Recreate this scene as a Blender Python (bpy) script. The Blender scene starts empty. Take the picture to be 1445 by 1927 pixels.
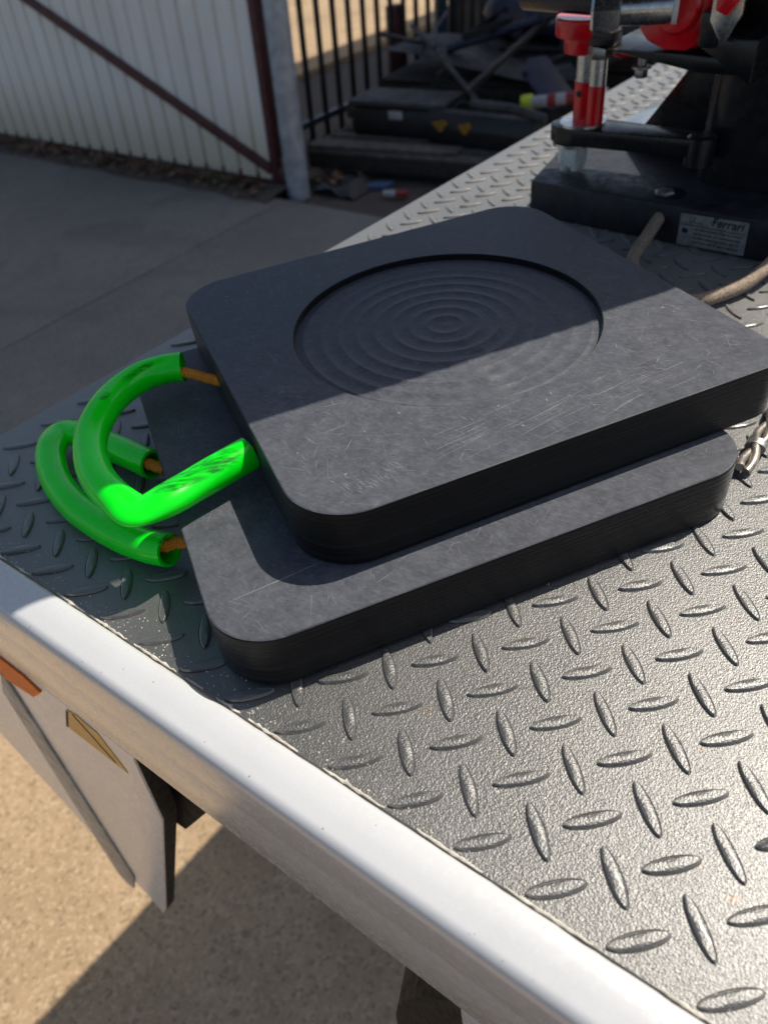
import bpy, bmesh, math, random
from mathutils import Vector, Matrix, noise

SC = bpy.context.scene
COL = SC.collection
R = math.radians
random.seed(7)

# ------------------------------------------------------------------ camera
CAM_POS = Vector((0.07312, -0.14393, 0.42002))
AX = Vector((0.80676, 0.58391, -0.09047))      # image right
AY = Vector((0.33964, -0.58354, -0.73765))     # image down
AZ = Vector((-0.48351, 0.56438, -0.66910))     # view direction
cd = bpy.data.cameras.new('camera')
cam = bpy.data.objects.new('camera', cd)
COL.objects.link(cam)
cam.matrix_world = Matrix(((AX.x, -AY.x, -AZ.x, CAM_POS.x), (AX.y, -AY.y, -AZ.y, CAM_POS.y),
                           (AX.z, -AY.z, -AZ.z, CAM_POS.z), (0, 0, 0, 1)))
cd.sensor_fit = 'VERTICAL'
cd.sensor_height = 24.0
cd.lens = 17.604
cd.clip_start = 0.01
cd.clip_end = 500
cd.dof.use_dof = True
cd.dof.focus_distance = 0.54
cd.dof.aperture_fstop = 4.6
SC.camera = cam

# ------------------------------------------------------------------ light
SUN = Vector((0.252, 0.621, 1.0)).normalized()     # towards the sun
w = bpy.data.worlds.new('World')
SC.world = w
w.use_nodes = True
nt = w.node_tree
sky = nt.nodes.new('ShaderNodeTexSky')
sky.sky_type = 'NISHITA'
sky.sun_disc = False
sky.sun_elevation = math.asin(SUN.z)
sky.dust_density = 2.0
sky.ozone_density = 0.6
sky.sun_rotation = math.atan2(SUN.x, SUN.y)
bg = nt.nodes['Background']
bg.inputs[1].default_value = 0.105
nt.links.new(sky.outputs[0], bg.inputs[0])
sl = bpy.data.lights.new('sun', 'SUN')
sl.energy = 4.9
sl.angle = R(0.53)
sl.color = (1.0, 0.94, 0.84)
sun = bpy.data.objects.new('sun', sl)
COL.objects.link(sun)
sun.rotation_euler = (-SUN).to_track_quat('-Z', 'Y').to_euler()
sun.location = (1, 2, 5)
vs = SC.view_settings
vs.view_transform = 'Standard'
vs.look = 'None'
vs.exposure = 0.0
vs.gamma = 1.0
vs.use_curve_mapping = False
SC.cycles.use_denoising = True
SC.cycles.max_bounces = 5
SC.cycles.adaptive_threshold = 0.02

# ------------------------------------------------------------------ materials
class Mat:
    """a principled material with small helpers for procedural nodes"""
    def __init__(s, name, color=(.5, .5, .5), rough=.5, metal=0.0, **kw):
        s.m = bpy.data.materials.new(name)
        s.m.use_nodes = True
        s.nt = s.m.node_tree
        s.b = s.nt.nodes['Principled BSDF']
        s.set('Base Color', (*color, 1))
        s.set('Roughness', rough)
        s.set('Metallic', metal)
        for k, v in kw.items():
            s.set(k.replace('_', ' '), v)
        s._co = None
        s._bump = None
    def set(s, k, v): s.b.inputs[k].default_value = v
    def n(s, t): return s.nt.nodes.new(t)
    def link(s, a, b): s.nt.links.new(a, b)
    def co(s):
        if s._co is None: s._co = s.n('ShaderNodeTexCoord').outputs['Object']
        return s._co
    def mapping(s, scale=(1, 1, 1), rot=(0, 0, 0), loc=(0, 0, 0), src=None):
        m = s.n('ShaderNodeMapping')
        m.inputs['Scale'].default_value = scale
        m.inputs['Rotation'].default_value = rot
        m.inputs['Location'].default_value = loc
        s.link(src or s.co(), m.inputs['Vector'])
        return m.outputs[0]
    def noise(s, scale, vec=None, detail=3, rough=.55, dist=0):
        t = s.n('ShaderNodeTexNoise')
        t.inputs['Scale'].default_value = scale
        t.inputs['Detail'].default_value = detail
        t.inputs['Roughness'].default_value = rough
        t.inputs['Distortion'].default_value = dist
        s.link(vec or s.co(), t.inputs['Vector'])
        return t.outputs['Fac']
    def voronoi(s, scale, vec=None, feature='F1', out='Distance', rnd=1.0):
        t = s.n('ShaderNodeTexVoronoi')
        t.feature = feature
        t.inputs['Scale'].default_value = scale
        t.inputs['Randomness'].default_value = rnd
        s.link(vec or s.co(), t.inputs['Vector'])
        return t.outputs[out]
    def ramp(s, fac, lo, hi, a=0.0, b=1.0):
        t = s.n('ShaderNodeMapRange')
        t.interpolation_type = 'SMOOTHSTEP'
        t.inputs['From Min'].default_value = lo
        t.inputs['From Max'].default_value = hi
        t.inputs['To Min'].default_value = a
        t.inputs['To Max'].default_value = b
        s.link(fac, t.inputs['Value'])
        return t.outputs[0]
    def math(s, op, a, b=None):
        t = s.n('ShaderNodeMath')
        t.operation = op
        for i, v in enumerate((a, b)):
            if v is None: continue
            if isinstance(v, (int, float)): t.inputs[i].default_value = v
            else: s.link(v, t.inputs[i])
        return t.outputs[0]
    def mix(s, fac, a, b):
        t = s.n('ShaderNodeMix')
        t.data_type = 'RGBA'
        for sock, v in ((t.inputs[0], fac), (t.inputs[6], a), (t.inputs[7], b)):
            if isinstance(v, (int, float)): sock.default_value = v
            elif isinstance(v, tuple): sock.default_value = (*v, 1)
            else: s.link(v, sock)
        return t.outputs[2]
    def sep(s, src=None):
        t = s.n('ShaderNodeSeparateXYZ')
        s.link(src or s.co(), t.inputs[0])
        return t.outputs
    def to(s, key, out): s.link(out, s.b.inputs[key])
    def bump(s, h, strength=.3, dist=.001):
        t = s.n('ShaderNodeBump')
        t.inputs['Strength'].default_value = strength
        t.inputs['Distance'].default_value = dist
        s.link(h, t.inputs['Height'])
        if s._bump: s.link(s._bump, t.inputs['Normal'])
        s._bump = t.outputs[0]
        s.link(s._bump, s.b.inputs['Normal'])

def scratch_layer(m, rots, sc_long, sc_across, thr, seed):
    """thin straight scratches in several directions, returned as a 0..1 mask"""
    tot = None
    for i, r in enumerate(rots):
        v = m.mapping(scale=(sc_long, sc_across, 1), loc=(seed + i * 3.7, i * 1.3, 0), src=m.mapping(rot=(0, 0, R(r))))
        n = m.noise(1.0, v, detail=2, rough=.4)
        k = m.ramp(n, thr, thr + .07)
        tot = k if tot is None else m.math('MAXIMUM', tot, k)
    return tot

def plastic_pad(name, heavy):
    m = Mat(name, (.013, .013, .0155), .42)
    m.set('Specular IOR Level', .16)
    pos = m.sep()
    geo = m.n('ShaderNodeNewGeometry')
    tcn = m.n('ShaderNodeTexCoord')
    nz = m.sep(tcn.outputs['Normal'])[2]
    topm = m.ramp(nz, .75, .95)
    # fine scuffing of the working face
    s1 = scratch_layer(m, (8, -37, 63, 104), 26, 1300, .66, seed=1 + heavy)
    s2 = scratch_layer(m, (27, 22, 34), 5, 1300, .68, seed=9 + heavy)
    patch = m.ramp(m.noise(11, detail=5, rough=.7), .40, .62)
    cloud = m.noise(75, detail=8, rough=.8)
    fine = m.noise(520, m.mapping(scale=(1, .35, 1), src=m.mapping(rot=(0, 0, R(-30)))), detail=3, rough=.7)
    dents = m.ramp(m.voronoi(60, m.mapping(scale=(1, .6, 1), src=m.mapping(rot=(0, 0, R(25))))), .15, .05)
    dents = m.math('MULTIPLY', dents, m.ramp(m.noise(14), .52, .6))
    sc = m.math('MULTIPLY', m.math('MAXIMUM', s1, s2), patch)
    sc = m.math('MAXIMUM', sc, m.math('MULTIPLY', dents, .6))
    worn = m.mix(m.ramp(cloud, .28, .75), (.054, .057, .067), (.100, .105, .120))
    worn = m.mix(m.math('MULTIPLY', m.ramp(fine, .45, .75), .28), worn, (.19, .196, .212))
    worn = m.mix(m.math('MULTIPLY', sc, .5 if heavy else .3), worn, (.20, .205, .215))
    if not heavy:                      # a rusty rub mark and two faint lines
        rub = m.math('MULTIPLY', m.ramp(m.voronoi(7.0, m.mapping(scale=(1, 1.6, 1))), .22, .05), m.ramp(m.noise(130), .45, .6))
        worn = m.mix(m.math('MULTIPLY', rub, .35), worn, (.20, .15, .11))
    # saw marks round the edge
    z = m.mapping(scale=(3, 3, 900))
    saw = m.noise(1.0, z, detail=3, rough=.7)
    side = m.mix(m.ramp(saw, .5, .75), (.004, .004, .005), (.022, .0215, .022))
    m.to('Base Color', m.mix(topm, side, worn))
    rtop = m.ramp(cloud, .2, .8, .36, .55)
    mixr = m.n('ShaderNodeMix')
    m.link(topm, mixr.inputs[0])
    m.link(m.ramp(saw, .4, .65, .22, .5), mixr.inputs[2])
    m.link(rtop, mixr.inputs[3])
    m.to('Roughness', mixr.outputs[0])
    hgt = m.math('MULTIPLY', fine, .5)
    hg = m.n('ShaderNodeMix')
    m.link(topm, hg.inputs[0]); m.link(saw, hg.inputs[2]); m.link(hgt, hg.inputs[3])
    m.bump(hg.outputs[0], .6, .0005)
    m.set('Sheen Weight', .06); m.set('Sheen Roughness', .5)
    return m.m

def deck_paint(name):
    m = Mat(name, (.25, .25, .245), .45, 1.0)
    g = m.noise(1050, detail=1, rough=.5)
    g2 = m.noise(420, detail=3, rough=.6)
    v = m.voronoi(680, feature='SMOOTH_F1')
    big = m.noise(7, detail=5, rough=.65)
    c = m.mix(m.ramp(big, .3, .7), (.122, .120, .117), (.150, .148, .144))
    c = m.mix(m.math('MULTIPLY', m.ramp(g2, .5, .75), .4), c, (.25, .246, .24))
    rust = m.math('MULTIPLY', m.ramp(m.noise(23, detail=5, rough=.7), .60, .68), m.ramp(m.noise(150, detail=3), .48, .6))
    c = m.mix(m.math('MULTIPLY', rust, .35), c, (.22, .115, .055))
    specks = m.math('MULTIPLY', m.ramp(m.voronoi(95), .10, .05), m.ramp(m.noise(60), .55, .62))
    c = m.mix(m.math('MULTIPLY', specks, .8), c, (.05, .045, .04))
    m.to('Base Color', c)
    m.to('Roughness', m.ramp(big, .3, .7, .40, .48))
    m.bump(m.math('ADD', g, m.math('MULTIPLY', v, .7)), .55, .0006)
    m.set('Coat Weight', .30); m.set('Coat Roughness', .2)
    m.set('Sheen Weight', .6); m.set('Sheen Roughness', .6); m.set('Sheen Tint', (1, .97, .9, 1))
    return m.m

def white_paint(name, col=(.60, .60, .596), rough=.22, coat=.8, cr=.24):
    m = Mat(name, col, rough)
    d = m.noise(14, detail=6, rough=.7)
    f = m.noise(160, detail=3)
    c = m.mix(m.math('MULTIPLY', m.ramp(d, .45, .75), .35), col, tuple(x * .86 for x in col))
    spot = m.math('MULTIPLY', m.ramp(m.voronoi(85), .075, .03), m.ramp(m.noise(31), .5, .6))
    c = m.mix(m.math('MULTIPLY', spot, .7), c, (.33, .30, .26))
    m.to('Base Color', c)
    m.to('Roughness', m.ramp(f, .3, .8, rough * .8, rough * 1.7))
    m.set('Coat Weight', coat); m.set('Coat Roughness', cr)
    return m.m

def simple(name, col, rough=.5, metal=0.0, var=.25, scale=30, bump=.1, bd=.001, **kw):
    m = Mat(name, col, rough, metal, **kw)
    d = m.noise(scale, detail=5, rough=.65)
    c = m.mix(m.ramp(d, .3, .75), tuple(x * (1 - var) for x in col), tuple(min(1, x * (1 + var)) for x in col))
    m.to('Base Color', c)
    m.to('Roughness', m.ramp(m.noise(scale * 2.3, detail=3), .3, .75, max(.04, rough * .8), min(1, rough * 1.25)))
    if bump: m.bump(m.noise(scale * 6, detail=3), bump, bd)
    return m.m

def concrete(name, base, warm):
    m = Mat(name, base, .85)
    big = m.noise(.9, detail=6, rough=.65)
    mid = m.noise(8, detail=5, rough=.7)
    grit = m.noise(95, detail=4, rough=.75)
    peb = m.voronoi(120, out='Color')
    c = m.mix(m.ramp(big, .3, .7), tuple(x * .80 for x in base), tuple(x * 1.12 for x in base))
    c = m.mix(m.math('MULTIPLY', m.ramp(mid, .42, .7), .5), c, tuple(x * .72 for x in base))
    bw = m.n('ShaderNodeRGBToBW'); m.link(peb, bw.inputs[0])
    c = m.mix(m.math('MULTIPLY', m.ramp(bw.outputs[0], .55, .9), .55), c, warm)
    c = m.mix(m.math('MULTIPLY', m.ramp(bw.outputs[0], .35, .12), .6), c, tuple(x * .45 for x in base))
    c = m.mix(m.math('MULTIPLY', m.ramp(grit, .5, .75), .45), c, tuple(x * .55 for x in base))
    dark = m.ramp(m.noise(1.7, detail=4, dist=.6), .55, .68)
    c = m.mix(m.math('MULTIPLY', dark, .35), c, tuple(x * .5 for x in base))
    m.to('Base Color', c)
    m.bump(grit, .6, .004)
    return m.m

def hose_green(name):
    m = Mat(name, (.004, .90, .02), .22)
    d = m.noise(35, detail=4)
    c = m.mix(m.ramp(d, .3, .7), (.001, .92, .010), (.002, .98, .012))
    # black rubber scuffs: long rubbed streaks
    vec = m.mapping(scale=(1, 1, 1))
    st = m.noise(420, m.mapping(scale=(.10, 1, 1), src=m.mapping(rot=(0, 0, R(8)))), detail=3, rough=.7)
    area = m.ramp(m.noise(16, m.mapping(loc=(.3, .1, 0)), detail=2), .50, .60)
    at = m.n('ShaderNodeAttribute'); at.attribute_name = 'scuff'
    k = m.math('MULTIPLY', m.ramp(st, .28, .72), m.ramp(at.outputs['Fac'], .15, .9))
    c = m.mix(m.math('MULTIPLY', k, .9), c, (.004, .05, .008))
    m.to('Base Color', c)
    m.set('Subsurface Weight', .15)
    m.set('Subsurface Radius', (.04, 1.0, .08))
    m.set('Subsurface Scale', .006)
    m.bump(m.noise(130, detail=3), .10, .001)
    return m.m

def braided(name, a, b, sc=900):
    m = Mat(name, a, .75)
    v = m.voronoi(sc)
    n = m.noise(60, detail=4)
    c = m.mix(m.ramp(v, .2, .7), b, a)
    c = m.mix(m.math('MULTIPLY', m.ramp(n, .45, .7), .5), c, tuple(x * .5 for x in a))
    m.to('Base Color', c)
    m.bump(v, .9, .0009)
    return m.m

M = dict(
    pad_worn=plastic_pad('scratched_black_plastic', 1),
    pad_plain=plastic_pad('brushed_black_plastic', 0),
    deck=deck_paint('silver_deck_paint'),
    white=white_paint('white_gloss_paint'),
    panel=white_paint('white_panel_paint', (.80, .79, .77), .3, .35, .3),
    grime=simple('dirt_round_lugs', (.055, .05, .045), .9, 0, .5, 200, .2),
    bead=simple('cream_sealant', (.62, .58, .50), .6, 0, .3, 120, .5),
    green=hose_green('green_hose_plastic'),
    orange_rope=braided('orange_braid', (1.0, .33, .02), (.75, .18, .01), 700),
    tan_rope=braided('tan_braid', (.42, .32, .23), (.22, .16, .11), 520),
    steel=simple('bare_steel', (.42, .40, .38), .38, .9, .3, 60, .3, .0006),
    chrome=simple('zinc_plate', (.62, .62, .60), .26, .95, .15, 90, .12, .0005),
    nut=simple('greyish_zinc_nut', (.80, .81, .75), .5, 0, .2, 90, .3, .0008),
    red=simple('red_gloss_paint', (.78, .006, .014), .2, 0, .2, 45, .08, .0008, Coat_Weight=.5),
    black=simple('black_gloss_paint', (.011, .011, .013), .26, 0, .3, 26, .10, .0008),
    block=simple('dusty_black_steel', (.022, .022, .026), .5, 0, .45, 40, .25, .0008),
    rubber=simple('black_rubber', (.0035, .0035, .004), .8, 0, .3, 50, .2),
    lever=simple('navy_lever_paint', (.014, .015, .03), .3, 0, .3, 40, .1),
    ptfe=simple('white_thread_tape', (.8, .8, .78), .5, 0, .05, 80, .1),
    plate_lbl=simple('grey_foil_label', (.36, .35, .32), .45, .2, .3, 120, .05),
    print=simple('dark_print', (.02, .02, .02), .6, 0, .1, 50, 0),
    yellow=simple('yellow_sticker', (.62, .36, .07), .4, 0, .12, 60, 0),
    orange=simple('orange_reflector', (.85, .19, .015), .5, 0, .10, 80, 0, Specular_IOR_Level=.15),
    strip=simple('grey_rubber_strip', (.30, .32, .325), .4, 0, .35, 35, .5, .003),
    ground_tan=concrete('tan_concrete', (.45, .31, .175), (.60, .44, .28)),
    ground_grey=concrete('grey_concrete', (.190, .176, .158), (.25, .235, .21)),
    earth=concrete('dark_soil', (.075, .06, .048), (.12, .09, .06)),
    maroon=simple('maroon_steel', (.085, .022, .02), .55, 0, .4, 25, .2, .002),
    galv=simple('galvanised_pipe', (.36, .38, .41), .5, .35, .25, 9, .1, .002),
    blackfence=simple('black_fence_paint', (.012, .012, .013), .4, 0, .3, 20, .1, .002),
    rail_skylit=simple('skylit_rail_black', (.03, .03, .034), .16, 0, .1, 20, 0),  # fence black lifted and glossed: skylight on the rails put into the colour
    wall=simple('charcoal_steel_sheet', (.035, .04, .046), .55, 0, .2, 4, .05, .002),
    teal=simple('teal_post_paint', (.05, .13, .16), .5, 0, .2, 9, .05),
    navy=simple('navy_tarpaulin', (.014, .018, .045), .45, 0, .4, 9, .4, .01),
    junkgrey=simple('dull_grey_sheet', (.05, .05, .052), .6, .2, .35, 6, .1, .003),
    junkblack=simple('black_moulding', (.014, .014, .016), .5, 0, .3, 12, .1),
    timber=simple('weathered_timber', (.085, .075, .065), .85, 0, .4, 14, .5, .004),
    darkwood=simple('dark_timber', (.025, .021, .018), .9, 0, .4, 14, .5, .004),
    hivis=simple('hi_vis_yellow', (.55, .62, .03), .6, 0, .15, 20, .1),
    amber=simple('amber_patch', (.30, .15, .015), .5, 0, .2, 30, 0),
    whitecloth=simple('white_band', (.36, .36, .37), .6, 0, .15, 20, .1),
    redband=simple('red_band', (.25, .02, .02), .6, 0, .15, 20, .1),
    shade_sheet=simple('shade_canopy_sheet', (.30, .30, .30), .5, .3, .2, 3, 0),
    leaf=simple('dead_leaf', (.17, .095, .05), .8, 0, .6, 3, .1),
    weed=simple('dry_weed', (.09, .10, .04), .8, 0, .5, 8, .1),
)

def gate_sheet_mat():
    m = Mat('cream_ribbed_sheet', (.62, .62, .60), .5)
    z = m.sep()[2]
    n = m.noise(5, m.mapping(scale=(1, 1, .25)), detail=5, rough=.7)
    low = m.ramp(m.math('ADD', z, m.math('MULTIPLY', n, .55)), 1.00, .30)      # splash dirt along the foot
    c = m.mix(m.ramp(n, .3, .7), (.88, .85, .79), (.79, .76, .70))
    c = m.mix(m.math('MULTIPLY', low, .75), c, (.58, .47, .30))
    m.to('Base Color', c)
    return m.m
M['gate'] = gate_sheet_mat()
M['scratch'] = simple('raised_scratch_burr', (.30, .303, .31), .6, 0, .3, 60, 0)
M['speck'] = simple('rail_grit', (.36, .33, .29), .8, 0, .5, 90, 0)
M['rodsteel'] = simple('rusty_worn_steel', (.33, .29, .25), .45, .7, .45, 90, .4, .0008)

# ------------------------------------------------------------------ mesh helpers
class MB:
    def __init__(s): s.v = []; s.f = []; s.a = None
    def add(s, vs, fs, mx=None):
        o = len(s.v)
        s.v += [tuple(mx @ Vector(p)) if mx else tuple(p) for p in vs]
        s.f += [tuple(i + o for i in f) for f in fs]
        return s
    def box(s, lo, hi, bev=0.0, mx=None, seg=2):
        bm = bmesh.new()
        bmesh.ops.create_cube(bm, size=1)
        c = [(a + b) / 2 for a, b in zip(lo, hi)]
        d = [abs(b - a) for a, b in zip(lo, hi)]
        for v in bm.verts: v.co = Vector((v.co.x * d[0] + c[0], v.co.y * d[1] + c[1], v.co.z * d[2] + c[2]))
        if bev: bmesh.ops.bevel(bm, geom=list(bm.edges), offset=bev, segments=seg, affect='EDGES', profile=.5)
        s._bm(bm, mx)
        return s
    def _bm(s, bm, mx=None):
        bm.verts.index_update()
        s.add([v.co.copy() for v in bm.verts], [[v.index for v in f.verts] for f in bm.faces], mx)
        bm.free()
    def prism(s, pts, ax, a, b, bev=0.0, mx=None):
        """outline pts (2D) in the plane normal to axis ax, extruded a..b"""
        bm = bmesh.new()
        def P(p, h):
            return {'z': (p[0], p[1], h), 'y': (p[0], h, p[1]), 'x': (h, p[0], p[1])}[ax]
        lo = [bm.verts.new(P(p, a)) for p in pts]
        hi = [bm.verts.new(P(p, b)) for p in pts]
        n = len(pts)
        bm.faces.new(lo); bm.faces.new(hi)
        for i in range(n): bm.faces.new((lo[i], lo[(i + 1) % n], hi[(i + 1) % n], hi[i]))
        bmesh.ops.recalc_face_normals(bm, faces=list(bm.faces))
        if bev: bmesh.ops.bevel(bm, geom=list(bm.edges), offset=bev, segments=2, affect='EDGES', profile=.5)
        s._bm(bm, mx)
        return s
    def tube(s, path, rad, segs=20, cap=True, shape=None):
        """swept tube; rad number or list, shape(i, ang) -> radius factor"""
        n = len(path)
        P = [Vector(p) for p in path]
        T = [(P[min(i + 1, n - 1)] - P[max(i - 1, 0)]).normalized() for i in range(n)]
        ref = Vector((0, 0, 1)) if abs(T[0].z) < .9 else Vector((1, 0, 0))
        N = (ref - T[0] * ref.dot(T[0])).normalized()
        o = len(s.v)
        for i in range(n):
            N = (N - T[i] * N.dot(T[i])).normalized()
            B = T[i].cross(N)
            r = rad[i] if isinstance(rad, (list, tuple)) else rad
            for k in range(segs):
                a = 2 * math.pi * k / segs
                f = shape(i, a) if shape else (1, 1)
                s.v.append(tuple(P[i] + N * (math.cos(a) * r * f[0]) + B * (math.sin(a) * r * f[1])))
        for i in range(n - 1):
            for k in range(segs):
                k2 = (k + 1) % segs
                s.f.append((o + i * segs + k, o + i * segs + k2, o + (i + 1) * segs + k2, o + (i + 1) * segs + k))
        if cap:
            s.f.append(tuple(o + k for k in reversed(range(segs))))
            s.f.append(tuple(o + (n - 1) * segs + k for k in range(segs)))
        return s
    def lathe(s, prof, segs=32, mx=None, phase=0.0):
        """profile (r, z) from bottom to top about local z"""
        vs, fs = [], []
        n = len(prof)
        for r, z in prof:
            for k in range(segs):
                a = 2 * math.pi * k / segs + phase
                vs.append((r * math.cos(a), r * math.sin(a), z))
        for i in range(n - 1):
            for k in range(segs):
                k2 = (k + 1) % segs
                fs.append((i * segs + k, i * segs + k2, (i + 1) * segs + k2, (i + 1) * segs + k))
        if prof[0][0] > 1e-6: fs.append(tuple(reversed(range(segs))))
        if prof[-1][0] > 1e-6: fs.append(tuple((n - 1) * segs + k for k in range(segs)))
        return s.add(vs, fs, mx)
    def mesh(s, name, sharp=35):
        me = bpy.data.meshes.new(name)
        me.from_pydata(s.v, [], s.f)
        me.validate()
        for p in me.polygons: p.use_smooth = True
        me.set_sharp_from_angle(angle=R(sharp))
        return me

def put(name, mb, mat, parent=None, loc=None, sharp=35):
    me = mb.mesh(name, sharp) if isinstance(mb, MB) else mb
    if mat is not None and not me.materials: me.materials.append(M[mat] if isinstance(mat, str) else mat)
    o = bpy.data.objects.new(name, me)
    COL.objects.link(o)
    if parent: o.parent = parent
    if loc: o.location = loc
    return o
def tag(o, label=None, cat=None, group=None, kind=None):
    for k, v in (('label', label), ('category', cat), ('group', group), ('kind', kind)):
        if v: o[k] = v
    return o
def empty(name, loc, rz=0, label=None, cat=None, group=None):
    o = bpy.data.objects.new(name, None)
    COL.objects.link(o)
    o.location = loc
    o.rotation_euler = (0, 0, rz)
    o.empty_display_size = .05
    return tag(o, label, cat, group)
def trans(x, y, z): return Matrix.Translation((x, y, z))
def rot(a, ax): return Matrix.Rotation(R(a), 4, ax)
def smooth_path(pts, sub=6):
    P = [Vector(p) for p in pts]
    out = []
    for i in range(len(P) - 1):
        a, b, c, d = P[max(i - 1, 0)], P[i], P[i + 1], P[min(i + 2, len(P) - 1)]
        for k in range(sub):
            t = k / sub
            out.append(.5 * ((2 * b) + (c - a) * t + (2 * a - 5 * b + 4 * c - d) * t * t + (3 * b - a - 3 * c + d) * t ** 3))
    out.append(P[-1])
    return out

GZ = -1.5                       # yard level
LEAN = Vector((-.0089, .0665))  # the yard slopes: plumb things lean this much per metre against it
def lean(mb):
    mb.v = [(x + LEAN.x * (z - GZ), y + LEAN.y * (z - GZ), z) for x, y, z in mb.v]
    return mb

# ================================================================== setting
gmb = MB().add([(-60, -60, GZ - .06), (60, -60, GZ - .06), (60, 60, GZ - .06), (-60, 60, GZ - .06)], [(0, 1, 2, 3)])
ground = tag(put('ground', gmb, 'earth'), kind='structure')
def slab(x0, x1, y0, y1, mat):
    put('concrete_slab', MB().box((x0, y0, GZ - .12), (x1, y1, GZ), .006), mat, ground)
slab(-2.204, 8, -8, 3.86, 'ground_tan')
slab(-3.924, -2.216, -8, 3.86, 'ground_grey')
slab(-12, -3.936, -8, 3.86, 'ground_grey')
slab(-30, -6.4, 4.4, 30, 'ground_tan')
# ================================================================== gate
gate = empty('yard_gate', (-4.2, 4.04, GZ), 0, 'cream ribbed sheet gate with maroon steel frame and diagonal brace', 'gate')
GO = Vector((-4.2, 4.04, GZ))
def gp(name, mb, mat, parent=gate):
    lean(mb)
    mb.v = [tuple(Vector(p) - GO) for p in mb.v]
    return put(name, mb, mat, parent)
PITCH = .19
def sheet(x0, nr):
    mb = MB()
    prof = []
    for i in range(nr):
        b = x0 + i * PITCH
        prof += [(b, 0), (b + .148, 0), (b + .158, .030), (b + .180, .030), (b + .19, 0)]
    vs, fs = [], []
    for (x, y) in prof:
        vs += [(x, 4.04 + y, -1.452), (x, 4.04 + y, .65)]
    for i in range(len(prof) - 1):
        fs.append((2 * i, 2 * i + 2, 2 * i + 3, 2 * i + 1))
    vs2 = [(x, y + .0012, z) for x, y, z in vs]
    mb.add(vs, fs).add(vs2, [tuple(reversed(f)) for f in fs])
    return mb
x = -4.20
k = 0
while x > -9.6:
    mb = sheet(x - 4 * PITCH + .055, 4)
    if k % 2: mb.v = [(a, b - .0015, c) for a, b, c in mb.v]
    gp('cladding_sheet', mb, 'gate')
    x -= 4 * PITCH
    k += 1
gp('stile', MB().box((-4.190, 4.012, -1.478), (-4.125, 4.075, .7), .004), 'maroon')
gp('bottom_rail', MB().box((-9.6, 4.043, -1.475), (-4.19, 4.085, -1.42), .004), 'maroon')
gp('top_rail', MB().box((-9.6, 4.043, .60), (-4.19, 4.085, .66), .004), 'maroon')
bang = math.atan2(-1.374 + .347, -4.186 + 6.692)
L = 5.4
bmx = trans(-4.186, 0, -1.374) @ Matrix.Rotation(-bang, 4, 'Y')
gp('brace', MB().box((-L, 4.000, -.032), (.0, 4.0385, .032), .004, bmx), 'maroon')
gp('hinge', MB().box((-4.125, 4.02, -1.46), (-4.05, 4.06, -1.36), .006), 'maroon')

post = MB()
post.lathe([(.083, GZ - .05), (.083, .75), (.078, .765), (0, .775)], 32, trans(-3.960, 4.04, 0))
lean(post)
tag(put('gate_post', post, 'galv'), 'thick galvanised round pipe post at the end of the cream gate', 'post')

kerb = MB()
n = 60
vs, fs = [], []
for i in range(n + 1):
    X = -10 + 6.0 * i / n
    h1 = .012 + .02 * noise.noise(Vector((X * 2.1, 0, 0)))
    for (yy, zz) in ((3.70, -.01), (3.84, .010 + h1), (3.98, .018 + h1), (4.4, .012)):
        vs.append((X, yy + .03 * noise.noise(Vector((X * 3, 5, yy))), GZ + zz))
for i in range(n):
    for j in range(3):
        fs.append((i * 4 + j, i * 4 + 4 + j, i * 4 + 5 + j, i * 4 + 1 + j))
tag(put('soil_strip', MB().add(vs, fs), 'earth'), kind='structure')

# dead leaves blown against the gate and under the fence
lf = MB()
def leaf(p, s, a):
    mx = trans(*p) @ rot(a, 'Z') @ rot(random.uniform(-40, 40), 'X') @ rot(random.uniform(-30, 30), 'Y')
    lf.add([(-s, 0, 0), (-.3 * s, -.36 * s, .1 * s), (.5 * s, -.28 * s, .06 * s), (s, 0, 0), (.5 * s, .28 * s, .08 * s), (-.3 * s, .36 * s, .12 * s)],
           [(0, 1, 2, 3), (0, 3, 4, 5)], mx)
for i in range(900):
    X = random.uniform(-8.6, -4.15)
    leaf((X, 3.98 - abs(random.gauss(0, .10)), GZ + .015 + random.random() * .05), random.uniform(.02, .05), random.uniform(0, 360))
for i in range(500):
    leaf((random.uniform(-4.7, -3.75), random.uniform(4.25, 6.2), GZ - .02 + random.random() * .03), random.uniform(.02, .05), random.uniform(0, 360))
tag(put('fallen_leaves', lf, 'leaf'), 'dry brown leaves heaped along the foot of the gate', 'leaves', kind='stuff')
wd = MB()
for i in range(160):
    X = random.choice((-4.75, -4.9, -4.6, -5.3, -7.4)) + random.gauss(0, .07)
    Y = 3.9 + random.gauss(0, .04)
    h = random.uniform(.04, .13)
    a = random.uniform(0, 6.28)
    dx, dy = math.cos(a), math.sin(a)
    wd.add([(X - dy * .006, Y + dx * .006, GZ), (X + dy * .006, Y - dx * .006, GZ), (X + dx * h * .7, Y + dy * h * .7, GZ + h)], [(0, 1, 2)])
tag(put('weeds', wd, 'weed'), 'tufts of dry weeds growing at the foot of the gate', 'weeds', kind='stuff')

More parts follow.
